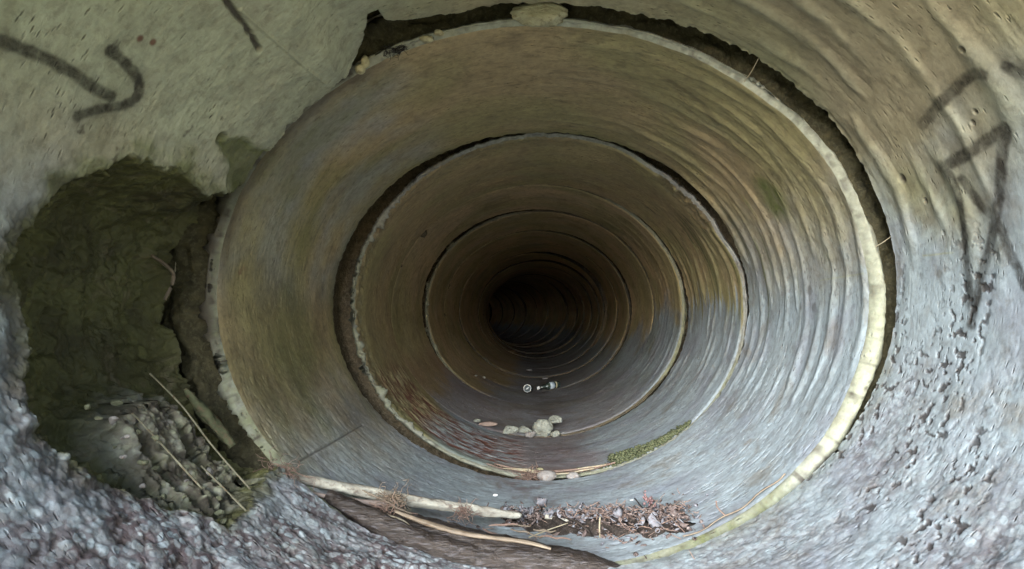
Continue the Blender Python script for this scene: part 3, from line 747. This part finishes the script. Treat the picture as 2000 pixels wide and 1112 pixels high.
rt = random.Random(19)
for i in range(13):      # thin broken branches tangled over the logs and up to the leaf drift
    x0 = rt.uniform(-.40, .02); y0 = 1.50+.16*(x0+.45)+rt.uniform(.0, .10); an = rt.uniform(-.5, .35); L = rt.uniform(.04, .10); xe, ye = x0+L*math.cos(an), y0+L*math.sin(an)*.7; zt = floor(x0, y0)+rt.uniform(.035, .055); zs = floor(xe, ye)+rt.uniform(.030, .055)-zt
    pts = []
    for q in range(5):
        f_ = q/4; x = x0+L*f_*math.cos(an); y = y0+L*f_*math.sin(an)*.7
        pts.append((x, y, zt+zs*f_+rt.gauss(0, .0018)))
    put('twig', tube(pts, [.0012, .0026, .0024, .002, .001], 7, 5, 800+i, .25), wood_brown if i % 3 else root_mat, 'thin broken brown twig tangled between the long pale stick and the logs', 'twig', 'twigs tangled over the logs')

# fibrous tuft where the stick meets the joint
def tuft(c, n, L, seed, spread=(1, 1, .5), r=.0009):
    rg = random.Random(seed); out = []; n = int(n*2.2)
    for i in range(n):
        p = [c[0]+rg.gauss(0, .012)*spread[0], c[1]+rg.gauss(0, .012)*spread[1], c[2]+rg.gauss(0, .004)]
        d = Vector((rg.gauss(0, 1)*spread[0], rg.gauss(0, 1)*spread[1], rg.gauss(0, 1)*spread[2])).normalized()
        pts = [tuple(p)]
        for _ in range(6):
            d = (d+Vector((rg.gauss(0, .7), rg.gauss(0, .7), rg.gauss(0, .5)-.08))).normalized()
            l_ = L*rg.uniform(.08, .22); p = [p[q]+d[q]*l_ for q in range(3)]; pts.append(tuple(p))
        out.append(tube(pts, [r*1.1, r, r*.9, r*.8, r*.7, r*.6, r*.35], 4, 2, seed*99+i, .1))
    return join(out)
put('root_tuft', tuft((-.545, 1.43, -.330), 26, .07, 31, (1.2, .6, .35)), root_mat, 'tangled reddish roots at the left end of the long pale stick', 'roots')
put('root_tuft', tuft((-.33, 1.575, -.425), 34, .06, 32), simple('ginger_fibre', (.12, .085, .06), (.26, .20, .15), 40, None, bump=0), 'tangled brown fibres snagged round the middle of the long pale stick', 'roots')
put('root_tuft', tuft((-.335, 1.50, -.437), 16, .05, 33), root_mat, 'small bunch of brown fibres on the left end of the broad dark log', 'roots')
put('root_tuft', tuft((-.18, 1.67, -.485), 20, .05, 34), root_mat, 'brown fibres caught between the long pale stick and the broad log', 'roots')

# drift of dead leaves, fibres and grit
rg = random.Random(77)
def dpt(t, j=0.):
    """point along the drift, t 0..1 left to right"""
    x = -.085+.43*t; y = 1.865-.25*t+.04*math.sin(PI*t)
    return x, y
cl = []
for i in range(1500):
    t = rg.random() if rg.random() < .55 else min(1, max(0, rg.gauss(.72, .14))); x, y = dpt(t); x += rg.gauss(0, .016); dy = rg.gauss(0, .036); y += dy
    dy = dy*(2.6 if i % 9 == 0 else 1); y = y+(dy*.6 if i % 9 == 0 else 0); x = x+(rg.gauss(0, .05) if i % 9 == 0 else 0); hgt = .058*math.exp(-(dy/.045)**2)*(1-.4*abs(2*t-1)); z = floor(x, y)+.002+rg.random()**1.5*hgt
    cl.append((x, y, z, t))
put('leaf_litter', join([leaf(c[:3], rg.uniform(.008, .024), rg.uniform(.004, .012), 1000+i, 5, 3) for i, c in enumerate(cl[:760])]), leaf_br,
    'drift of small brown dead leaves across the pipe floor', 'leaf litter', kind='stuff')
put('leaf_litter', join([leaf(c[:3], rg.uniform(.009, .024), rg.uniform(.005, .013), 3000+i, 5, 3) for i, c in enumerate(cl[760:1060])]), leaf_gy,
    'grey dead leaves mixed into the brown drift on the pipe floor', 'leaf litter', kind='stuff')
fb = []
for i, c in enumerate(cl[1060:]):
    an = rg.uniform(0, PI); L = rg.uniform(.012, .04); d = (math.cos(an)*L, math.sin(an)*L*.5, rg.uniform(-.2, .6)*L)
    fb.append(tube([c[:3], (c[0]+d[0]*.5+rg.gauss(0, .002), c[1]+d[1]*.5, c[2]+d[2]*.5+rg.gauss(0, .002)), (c[0]+d[0], c[1]+d[1], c[2]+d[2])], [.0009, .001, .0006], 5, 2, i, .1))
put('twig_litter', join(fb), root_mat, 'broken twigs and fibres through the drift of dead leaves', 'leaf litter', kind='stuff')
V = []; nt_, nw_ = 60, 14
for i in range(nt_):
    t = i/(nt_-1)*1.08-.04; x0, y0 = dpt(t)
    for j in range(nw_):
        q = j/(nw_-1)*2-1; x = x0+.01*math.sin(i*.9+j); y = y0-.030+q*.068*(.75+.25*math.sin(i*.7))
        V.append((x, y, floor(x, y)-.003+.026*(1-q*q)*min(1, 3*t+.1, 3.4*(1.04-t))*(1+.3*math.sin(i*1.3+j*1.1))))
tag(raw('mud_shadow', V, gridfaces(nt_, nw_, False, True), simple('silt_shadow', (.014, .010, .008), (.035, .026, .021), 60, (.07, .055, .05), bump=.004)), 'low bank of dark silt doubling as the shadow band under the drift of leaves', 'mud_shadow', kind='stuff')  # dark strip extended forward to paint the shadow before the drift
big = [(.060, .10, .016, 'grey crumpled leaf left of the upright splinter in the drift', leaf_gy, .23), (.045, .03, .02, 'grey leaf just right of the upright splinter in the drift', leaf_gy, .40),
       (.05, .0, .02, 'pale grey leaf beneath the dead weed in the drift', leaf_gy, .68), (.055, -.03, .01, 'large pale leaf at the right end of the drift', leaf_gy, .86), (.05, .03, .014, 'dark red leaf at the far right tip of the drift', leaf_br, .97),
       (.05, -.03, .012, 'curled brown leaf in front of the dead weed', leaf_br, .60), (.045, -.02, .016, 'brown leaf at the right end of the long pale stick', leaf_br, .06)]
for i, (L, dy, dz, lab, m_, t) in enumerate(big):
    x, y = dpt(t); y += dy-.03
    put('dead_leaf', leaf((x, y, floor(x, y)+dz+.012), L, L*.62, 700+i, 9, 6, .8), m_, lab, 'leaf')
for i in range(26):
    t = rg.choice((rg.uniform(.25, .5), rg.uniform(.55, 1.0), rg.uniform(.0, .2))); x, y = dpt(t); x += rg.gauss(0, .01); dy = rg.gauss(-.012, .03); y += dy; L = rg.uniform(.022, .044)
    put('dead_leaf', leaf((x, y, floor(x, y)+rg.uniform(.012, .045)*math.exp(-(dy/.06)**2)), L, L*rg.uniform(.4, .75), 1700+i, 8, 5), leaf_gy if i % 3 else leaf_br, 'smaller loose dead leaf scattered among the bigger ones in the drift', 'leaf', 'larger dead leaves in the drift')
def stick(p, q, r, label, mat, seed=0, name='twig', cat='twig'):
    m_ = tuple((p[k_]+q[k_])/2+rg.gauss(0, .002) for k_ in range(3))
    return put(name, tube([p, m_, q], [r, r*.95, r*.6], 8, 5, seed, .1), mat, label, cat)
def W(px_x, px_z, y): return (px_x*y, y, px_z*y)      # a point from its slopes seen from the tunnel mouth
stick(W(.0923, -.2986, 1.72), W(.0930, -.336, 1.66), .0022, 'short pale splinter standing upright in the drift of leaves', straw, 1)
stick(W(.012, -.2978, 1.80), W(.052, -.305, 1.78), .0065, 'stubby pale stick end at the back of the leaf drift', wood_pale, 2)
stick(W(-.012, -.3285, 1.68), W(.045, -.3075, 1.74), .0018, 'thin pale straw slanting across the dark middle of the drift', straw, 3)
stick(W(.143, -.271, 1.86), W(.168, -.296, 1.74), .002, 'thin dark twig leaning just left of the dead weed', wood_dark, 4)
stick(W(.205, -.318, 1.66), W(.234, -.300, 1.70), .0016, 'thin dark twig leaning out of the right end of the drift', wood_dark, 5)
# dead weed with seed heads
wd = thing('dead_weed', 'dead reddish weed stalk with seed heads leaning over the drift', 'weed', W(.195, -.33, 1.66))
a, b = Vector(W(.195, -.322, 1.66)), Vector(W(.155, -.262, 1.80))
put('stem', tube([a, a.lerp(b, .5)+Vector((.004, 0, 0)), b], [.0022, .0018, .001], 6, 6, 3, .1), root_mat, parent=wd)
sd = []
for i in range(70):
    t = rg.uniform(.1, .92); p = a.lerp(b, t)+Vector((rg.gauss(0, .006), rg.gauss(0, .006), rg.gauss(0, .006)))
    q = rg.uniform(.0022, .0045); sd.append(rock(p, (q, q, q*1.4), 900+i, 1))
put('seed_heads', join(sd), simple('seed_red', (.11, .055, .055), (.22, .13, .13), 80, None, bump=0), parent=wd)

# thin root creeping along the rim, lower right
pts = [surfp(1, t, 1.50, -.006+.003*math.sin(t*40)) for t in np.linspace(-1.12, -.72, 14)]
put('creeping_root', tube(pts, .0018, 6, 4, 41, .3), wood_brown, 'thin reddish root creeping along the inside of the pale rim, lower right', 'root')
put('creeping_root', tube([pts[5], (pts[5][0]-.012, pts[5][1]+.02, pts[5][2]+.012), (pts[5][0]-.016, pts[5][1]+.015, pts[5][2]+.028)], .0018, 6, 4, 42, .3), root_mat,
    'short side root standing up from the creeping root on the lower right rim', 'root')

# second joint : moss, roots and stones
mp = []
for i in range(1700):
    t = rg.uniform(0, 1); th_ = -1.235+.47*t; th_ += rg.gauss(0, .008); y = 2.44+abs(rg.gauss(0, .030))*(1.7-1.4*t); hh = rg.random()*.040*(1.15-t)*math.exp(-abs(y-2.46)*14)+.001
    if i % 5 == 0: th_ = rg.uniform(-1.45, -.80); y = 2.45+abs(rg.gauss(0, .035)); hh = .001+.004*rg.random()
    c = surfp(2, th_, y, -hh+.004); q = rg.uniform(.003, .0075)*(1.2-.4*t); mp.append(rock(c, (q, q, q*.8), 5000+i, 1))
put('moss', join(mp), moss_m, 'thick cushion of green moss along the second joint, right of its floor', 'moss', kind='stuff')
ln = ['lowest', 'middle', 'upper']
for i in range(7):
    t0 = -1.86+rg.uniform(-.08, .15); t1 = -1.28+rg.uniform(-.1, .08); rr0 = -.004-.009*rg.random()
    pts = [surfp(2, t, 2.415+i*.008+.008*math.sin(t*14+i), rr0+.006*abs(math.sin(t*9+i*2))-.004) for t in np.linspace(t0, t1, 9)]
    put('root', tube(pts, rg.uniform(.0016, .0036), 7, 4, 60+i, .2), root_mat if i % 3 else straw, 'root strands lying in the second joint left of the green moss', 'root', 'root strands in the second joint')
put('stone', rock((.035, 2.40, -.570), (.036, .03, .022), 51, 3), stone_g, 'grey stone lying in the second joint left of the root strands', 'stone')
put('stone', rock((.125, 2.40, -.572), (.026, .02, .013), 52, 3), stone_g, 'small flat grey stone among the root strands in the second joint', 'stone')
put('stone', rock((.012, 2.52, -.578), (.016, .014, .008), 53, 3), cem, 'small yellowish pebble just past the second joint', 'stone')
put('root_tuft', tuft((-.02, 2.41, -.575), 34, .07, 54, (1.6, .5, .35), .0014), root_mat, 'tangled red brown roots left of the grey stone in the second joint', 'roots')

# stones at the third joint
st = [(-.135, 3.42, .052, .036, .030, 'smooth pale stone at the left end of the row at the third joint'), (-.062, 3.46, .040, .030, .026, 'flat pale stone second from the left in the row at the third joint'),
      (-.030, 3.37, .032, .022, .022, 'dull brownish stone sunk between the flat pale stone and the big block'), (.034, 3.42, .058, .045, .056, 'biggest stone block in the row at the third joint'),
      (.092, 3.46, .036, .030, .030, 'pale stone resting against the right top of the big block'), (.092, 3.38, .032, .026, .024, 'pale stone low on the right of the big block')]
for i, (x, y, a_, b_, c__, lab) in enumerate(st):
    z = -.600+c__*.72+(.048 if i == 4 else 0)
    put('stone', rock((x, y, z-.014), (a_, b_, c__), 200+i, 4, .60), stone_g if i == 2 else stone_m, lab, 'stone')
put('stone', rock((-.245, 3.42, -.555), (.050, .018, .012), 210, 3), simple('red_stone', (.24, .17, .14), (.36, .27, .23), 20, None, bump=.003), 'long flat reddish stone in the third joint left of the pale row', 'stone')
put('stone', rock((-.300, 3.43, -.540), (.020, .014, .010), 211, 3), stone_m, 'small whitish stone beside the long reddish one in the third joint', 'stone')

# drink can seen end on and a glass bottle, at the fifth joint
def lathe(prof, c, ax, seg=32):
    ax = Vector(ax).normalized(); u_ = ax.cross(Vector((0, 0, 1))).normalized(); v_ = u_.cross(ax); V = []; F = []
    for (d, r_) in prof:
        for j in range(seg):
            an = 2*PI*j/seg; p = Vector(c)+ax*d+u_*math.cos(an)*r_+v_*math.sin(an)*r_; V.append(tuple(p))
    for i in range(len(prof)-1):
        for j in range(seg): F.append((i*seg+j, i*seg+(j+1) % seg, (i+1)*seg+(j+1) % seg, (i+1)*seg+j))
    F.append(tuple(range(seg))[::-1]); F.append(tuple((len(prof)-1)*seg+j for j in range(seg)))
    return V, F
black = simple('black_paint', (.012, .012, .014), (.03, .03, .032), 30, None, rough=.35, bump=0, spec=.5)
alum = simple('aluminium', (.62, .65, .66), (.8, .83, .84), 30, None, rough=.4, bump=0, spec=.5)
yc = 5.12; zc = floor(-.07, yc, 4)+.034
can = thing('drink_can', 'black drink can lying with its ringed end toward the viewer', 'can', (-.07, yc, zc-.033))
ax = Vector((-.10, -1, .12)).normalized(); e0 = Vector((-.072, yc-.05, zc+.004))
put('can_body', lathe([(-.11, .020), (-.105, .029), (-.10, .0325), (-.012, .0325), (-.003, .029), (0, .028)], e0, ax), black, parent=can)
put('rim', lathe([(-.001, .0245), (.003, .0245), (.004, .0265), (.003, .0292), (-.001, .0292)], e0, ax), alum, parent=can)
put('lid', lathe([(.0, .0235), (.0008, .0235), (.0012, .001)], e0, ax), simple('lid_dark', (.06, .075, .085), (.12, .14, .15), 60, None, rough=.4, bump=0), parent=can)
tb = e0+ax*.0035; uu = ax.cross(Vector((0, 0, 1))).normalized(); vv = uu.cross(ax); d1 = (uu*-.8+vv*.55).normalized()
put('pull_tab', tube([tb-d1*.015, tb-d1*.004, tb+d1*.008, tb+d1*.016], [.002, .0052, .0045, .002], 10, 4, 3, .02), alum, parent=can)
yb_ = 5.20; a = Vector((.010, yb_-.02, floor(.01, yb_, 4)+.034)); b = Vector((.175, yb_+.06, floor(.175, yb_, 4)+.040)); ax = (b-a).normalized()
bt = thing('bottle', 'small glass bottle with a pale label lying beside the black can', 'bottle', (.09, yb_, floor(.09, yb_, 4)))
glass = simple('green_glass', (.02, .03, .028), (.05, .07, .06), 20, None, rough=.12, bump=0, spec=.8)
put('glass_body', lathe([(0, .009), (.045, .010), (.065, .018), (.080, .026), (.165, .027), (.178, .024), (.18, .010)], a, ax), glass, parent=bt)
put('cap', lathe([(-.012, .007), (-.010, .0115), (.008, .0115), (.009, .009)], a, ax), alum, parent=bt)
put('label', lathe([(.092, .0262), (.0925, .0275), (.128, .0275), (.1285, .0262)], a, ax), simple('label_paper', (.34, .42, .50), (.48, .55, .60), 40, None, bump=0), parent=bt)
put('label', lathe([(.140, .0262), (.1405, .0275), (.150, .0275), (.1505, .0262)], a, ax), simple('label_gold', (.45, .40, .22), (.6, .56, .4), 40, None, bump=0), parent=bt)

# single scraps and pebbles on the floor
def peb(px, pz, y, s, q, lab, mat, seed): 
    x = px*y; put('pebble', rock((x, y, floor(x, y, s)+q[2]*.5), q, seed, 2), mat, lab, 'pebble')
white = simple('white_scrap', (.6, .6, .58), (.75, .75, .72), 40, None, bump=.001)
peb(-.0610, 0, 2.10, 1, (.0085, .006, .004), 'white chip alone on the floor above the long pale stick', white, 1)
peb(-.034, 0, 1.97, 1, (.009, .003, .0015), 'thin white sliver on the floor above the end of the long pale stick', white, 2)
peb(.14, 0, 1.93, 1, (.010, .003, .0015), 'thin white sliver on the floor above the dead weed', white, 3)
peb(-.012, 0, 6.9, 6, (.034, .02, .010), 'brownish pebble alone on the dark floor beyond the can', stone_g, 4)
peb(.012, 0, 6.1, 5, (.03, .02, .016), 'rounded pebble on the dark floor just beyond the bottle', stone_g, 5)
peb(-.078, 0, 5.15, 4, (.016, .012, .010), 'tiny pale pebble on the floor left of the can', stone_m, 6)
peb(-.090, 0, 4.95, 4, (.014, .01, .007), 'tiny flat pebble lowest on the floor left of the can', stone_m, 7)
# soft dark nest of fibres on the rim, upper left
put('root_tuft', tuft(surfp(1, 2.03, 1.478, .006), 22, .028, 71, (1, .3, .8), .0008), wood_dark, 'small dark nest of fibres on the pale rim, upper left', 'roots')
